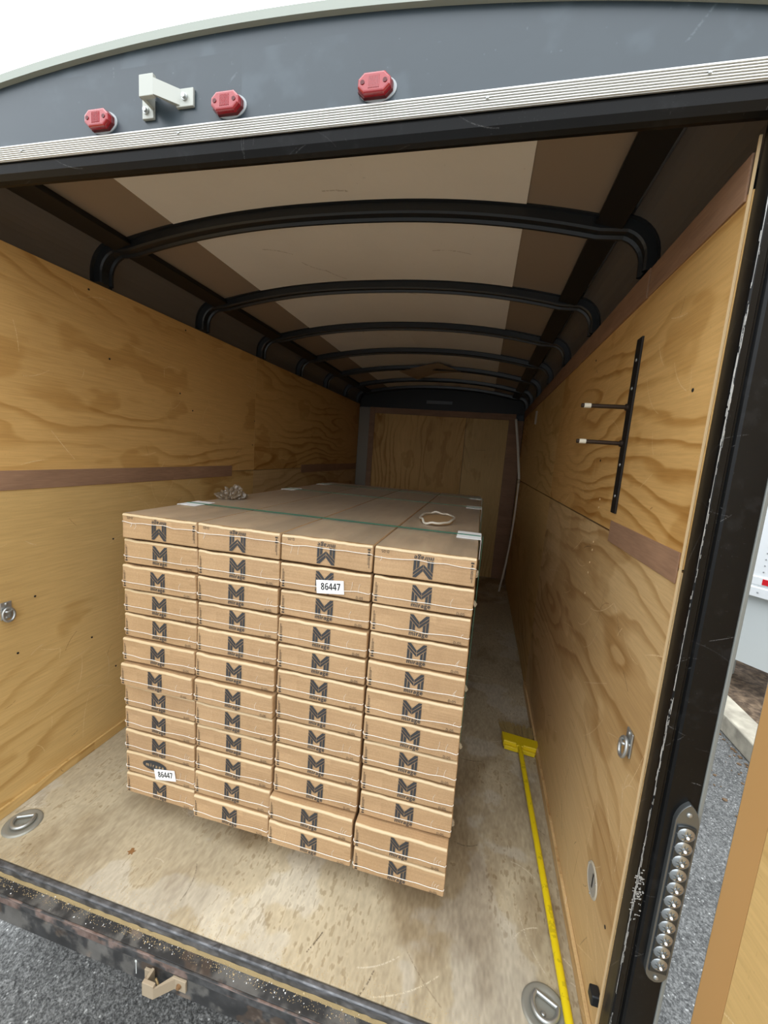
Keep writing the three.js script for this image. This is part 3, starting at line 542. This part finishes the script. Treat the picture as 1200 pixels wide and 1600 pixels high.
function wallRing(sx, y, z, label) {
  const t = thing('wall_tie_ring', label, 'tie ring', [sx * (W2 - .0005), y, z], 'small tie rings on the walls'); t.rotation.y = sx > 0 ? -Math.PI / 2 : Math.PI / 2; t.scale.setScalar(1.4);
  mesh('plate', rbox(.026, .046, .003, .0012, 0, .004, .0018), M.galv, t);
  mesh('loop', tube([V(-.008, .004, .003), V(-.006, .004, .013), V(.006, .004, .013), V(.008, .004, .003)], .003, 20, 6), M.galv, t);
  const pts = []; for (let i = 0; i <= 16; i++) { const a = Math.PI / 2 + i / 16 * 6.283; pts.push(V(Math.cos(a) * .0135, -.006 + Math.sin(a) * .017, .01 - .002 * Math.sin(a))); } pts.pop();
  mesh('ring', tube(pts, .0033, 40, 8, true), M.galv, t);
  for (const q of [.022, -.015]) mesh('screw', new THREE.SphereGeometry(.004, 10, 5).scale(1, 1, .5).translate(0, q, .004), M.galv, t);
}
wallRing(-1, .795, -.168, 'small steel tie ring on the left plywood wall'); wallRing(1, .797, -.154, 'small steel tie ring on the right plywood wall');
{ // round cover plate on the right wall
  const t = thing('cover_plate', 'round pale cover plate low on the right plywood wall', 'cover plate', [W2 - .0005, .313, -.233]); t.rotation.y = -Math.PI / 2;
  mesh('rim', new THREE.LatheGeometry([[.036, .001], [.038, .0035], [.043, .003], [.045, .0002]].map(p => new THREE.Vector2(...p)), 36).rotateX(Math.PI / 2), std(0xbdb5a2, .6), t);
  mesh('disc', cyl(.0365, .0022, 36).rotateX(Math.PI / 2).translate(0, 0, .0013), std(0xb0aea6, .5, { metalness: .3 }), t);
  mesh('slot', rbox(.006, .042, .002, .0008, .008, .006, .0028), M.inkBlack, t);
  for (const a of [.6, 2.7, 4.8]) mesh('screw', new THREE.SphereGeometry(.003, 8, 5).scale(1, 1, .5).translate(Math.cos(a) * .04, Math.sin(a) * .04, .0036), M.galv, t);
}
{ // tool rack with two prongs
  const t = thing('prong_rack', 'black flat steel bar with two prongs screwed to the right wall', 'rack', [W2, 1.332, -.548]);
  mesh('bar', rbox(.006, .54, .044, .001, -.0032, .27, 0), std(0x2a2724, .5, { metalness: .5 }), t);
  for (const [y, len] of [[.335, .135], [.222, .135]]) {
    const p = mesh('prong', mergeGeometries([cyl(.0066, len, 14).rotateZ(Math.PI / 2).translate(-.006 - len / 2, y, -.012), cyl(.0105, .008, 14).rotateZ(Math.PI / 2).translate(-.009, y, -.012)]), std(0x3a2c20, .55, { metalness: .4 }), t);
    mesh('tape', cyl(.0076, .02, 14).rotateZ(Math.PI / 2).translate(-len + .012, y, -.012), std(0xdcd6c2, .7), p);
  }
  for (const y of [.055, .125 + .03, .39, .475]) mesh('screw', new THREE.SphereGeometry(.0055, 12, 6).scale(.5, 1, 1).translate(-.0064, y, 0), M.galv, t);
}
{ // broom lying by the right wall
  const a = V(.934, .036, -1.13), b = V(.981, .0125, .06);
  const t = thing('broom', 'yellow push broom lying on the floor along the right wall', 'broom', [.934, 0, -1.13]);
  const dir = b.clone().sub(a), L = dir.length(), hg = cyl(.0115, L, 14).rotateX(Math.PI / 2).translate(0, 0, L / 2);
  const handleTex = makeTex(64, 1024, .1, 1.2, (u, v, o) => { const n = fbm(u * 40, v * 60, 801, 3), k = n > .7 ? 16 : 0; o[0] = 226 - k * 1.6; o[1] = 200 - k * 1.5; o[2] = 20 + k * .2; });
  const h = mesh('handle', hg, std(0xffffff, .42, { map: handleTex }), t); h.position.set(0, .036, 0); h.lookAt(V(b.x, b.y, b.z));
  const hd = new THREE.Group(); // parts are placed straight under the broom
  const turn = -.12, P = (n, g, m) => { const q = mesh(n, g, m, t); q.rotation.y = turn; return q; };
  P('socket', prism([[-.024, .03], [-.016, -.012], [.016, -.012], [.024, .03]], 0, .03, .003).rotateX(-Math.PI / 2).translate(0, .014, -.008), M.yellow);
  P('head', mergeGeometries([prism([[-.095, .088], [-.08, .02], [.08, .02], [.095, .088]], 0, .03, .004).rotateX(-Math.PI / 2).translate(0, .012, .012), prism([[-.08, .04], [-.074, .006], [.074, .006], [.08, .04]], 0, .016, .003).rotateX(-Math.PI / 2).translate(0, .008, .012)]), M.yellow);
  const bs = []; for (let i = 0; i < 260; i++) { const x = rr(-.094, .094), y = rr(.01, .042), l = rr(.085, .115); bs.push(cyl(.0017, l, 5, .0016).rotateX(-Math.PI / 2).rotateY(-x * 2.2 + rr(-.12, .12) + .15).translate(x - (x * 2.2 - .15) * 0 - .006, y * .8 + .004, -.086 - l / 2)); }
  const br = P('bristles', bs, M.bristle); br.userData.kind = 'stuff';
}
{ // rod leaning in the far right corner
  const t = thing('white_rod', 'long white bent rod standing in the far right corner', 'rod');
  mesh('upper_rod', tube([V(.922, 1.965, -4.2), V(.965, 1.66, -4.05), V(1.006, 1.29, -3.83)], .014, 20, 8), std(0xf2eee2, .6), t);
  mesh('knot', new THREE.SphereGeometry(.017, 12, 8).scale(1, 1.6, 1).translate(1.004, 1.265, -3.83), std(0xb8aa90, .7), t);
  mesh('lower_rod', tube([V(1.006, 1.25, -3.83), V(1.0, .85, -3.8), V(.975, .4, -3.78), V(.93, .012, -3.77)], .0105, 24, 8), std(0xe0d8c6, .6), t);
  const s = mesh('paper_scrap', rbox(.0015, .12, .15, .0005, 0, 0, 0, 1), M.paper); s.position.set(W2 - .0012, 1.885, -3.12); s.rotation.x = .12; tag(s, 'small white paper scrap high on the right wall near the far end', 'paper');
  const k = mesh('rubber_block', rbox(.022, .03, .03, .004), M.black); k.position.set(W2 - .0115, .15, -.075); tag(k, 'small black rubber block low on the right wall by the post', 'block');
}

{ // dead leaf on the floor
  const p = [[0, .014], [.006, .006], [.013, .008], [.008, -.001], [.011, -.009], [.003, -.006], [-.002, -.013], [-.005, -.005], [-.013, -.004], [-.007, .003], [-.009, .011]].map(q => new THREE.Vector2(q[0], q[1]));
  const g = new THREE.ExtrudeGeometry(new THREE.Shape(p), { depth: .0012, bevelEnabled: false }).rotateX(-Math.PI / 2); const m = mesh('dead_leaf', g, std(0x8a6238, .85)); m.position.set(-.469, .0004, -.146); tag(m, 'small brown leaf scrap on the floor in front of the leftmost cartons', 'leaf');
}
// ------------------------------------------------------------------ outdoors
const GY = -.5;
{
  const g = mesh('ground', new THREE.PlaneGeometry(60, 60).rotateX(-Math.PI / 2), M.asphalt); g.position.y = GY;
  const uv = g.geometry.attributes.uv; for (let i = 0; i < uv.count; i++) uv.setXY(i, uv.getX(i) * 50, uv.getY(i) * 50);
  g.userData = { kind: 'structure', label: 'dark grey asphalt round the trailer', category: 'asphalt' };
  // soil strip and kerb along the lot edge
  const soilTex = makeTex(512, 512, 1, 1, (u, v, o) => { const l = (fbm(u * 30, v * 30, 901, 4) - .5) * 110; o[0] = 104 + l; o[1] = 86 + l * .9; o[2] = 68 + l * .75; });
  const s = mesh('soil', worldUV(new THREE.PlaneGeometry(4.2, 16, 60, 200).rotateX(-Math.PI / 2).translate(4.95, 0, -1), 1, 1), std(0xffffff, .95, { map: soilTex }));
  const sp = s.geometry.attributes.position; for (let i = 0; i < sp.count; i++) sp.setY(i, GY + .06 + .03 * (noise(sp.getX(i) * 9, sp.getZ(i) * 9 + 90, 15) - .5)); s.geometry.computeVertexNormals();
  s.userData = { kind: 'structure', label: 'brown soil beyond the kerb', category: 'soil' };
  const kerbTex = makeTex(512, 512, 1, 1, (u, v, o) => { const l = (fbm(u * 12, v * 12, 911, 5) - .5) * 80; o[0] = 182 + l; o[1] = 174 + l; o[2] = 156 + l * .9; });
  const k = thing('kerb', 'pale weathered kerb running beyond the trailer on the right', 'kerb', [2.74, GY, -1]);
  for (let i = 0; i < 6; i++) mesh('kerb_block', worldUV(rbox(.2, .15, 2.39, .015, 0, .075, -6 + i * 2.4), 1, 1, i * .3), std(0xffffff, .85, { map: kerbTex }), k);
  const lg = []; for (let i = 0; i < 500; i++) { const q = new THREE.IcosahedronGeometry(rr(.004, .016), 0).scale(1, .4, rr(.6, 1.4)).rotateY(rr(0, 6)); q.translate(2.612 - .34 * Math.pow(rnd(), 2), GY + .004, rr(-5, 1)); lg.push(q); }
  const lm = mesh('leaf_litter', lg, std(0x6d563e, .9)); lm.userData = { kind: 'stuff', label: 'brown dry litter along the foot of the kerb', category: 'litter' };
}
{ // white box trailer parked beyond
  const t = thing('parked_trailer', 'white riveted box trailer parked beyond the kerb on the right', 'trailer', [3.07, GY, -3.15]); t.rotation.y = Math.atan2(.6, .8);
  // local z runs along the side, the seen side faces -x
  const wh = std(0xeef0f0, .45), gr = std(0xcfd4d2, .5);
  mesh('box_body', span(0, 2.4, .98, 3.6, -1.3, 7), wh, t);
  mesh('lower_skirt', span(.03, .06, .35, .975, -1.2, 6.8), gr, t);
  mesh('bottom_rail', rspan(-.025, .02, .975, 1.06, -1.3, 7, .006), wh, t);
  mesh('side_rail', rspan(-.012, .0, 1.08, 1.15, -1.3, 7, .004), wh, t);
  for (let i = 0; i < 28; i++) mesh('reflector_strip', span(-.0145, -.0125, 1.09, 1.14, -1.2 + i * .29, -1.2 + i * .29 + .14), std(i % 2 ? 0xeeeeee : 0xd6222b, .4), t);
  const rv = []; for (let i = 0; i < 80; i++) { rv.push(new THREE.SphereGeometry(.007, 6, 4).translate(-.026, 1.018, -1.25 + i * .1)); } for (let j = 0; j < 20; j++) for (let i = 0; i < 40; i++) rv.push(new THREE.SphereGeometry(.0065, 6, 4).translate(-.001, 1.2 + i * .055, -1.25 + j * .4));
  const r = mesh('rivets', rv, std(0x9a9d9e, .4, { metalness: .5 }), t); r.userData.kind = 'stuff';
  for (const z of [4.6, 5.7]) for (const x of [.35, 2.05]) { mesh('wheel', mergeGeometries([cyl(.48, .28, 32).rotateZ(Math.PI / 2).translate(x, .48, z), cyl(.25, .3, 24).rotateZ(Math.PI / 2).translate(x, .48, z)]), M.black, t); }
  mesh('landing_leg', [rspan(.3, .42, 0, .98, -.4, -.28, .01), rspan(1.98, 2.1, 0, .98, -.4, -.28, .01), rspan(.2, .52, 0, .03, -.5, -.18, .005), rspan(1.88, 2.2, 0, .03, -.5, -.18, .005)], M.galvDull, t);
}

scene.traverse(o => { if (o.isMesh) { o.castShadow = true; o.receiveShadow = true; } });
renderer.render(scene, camera);
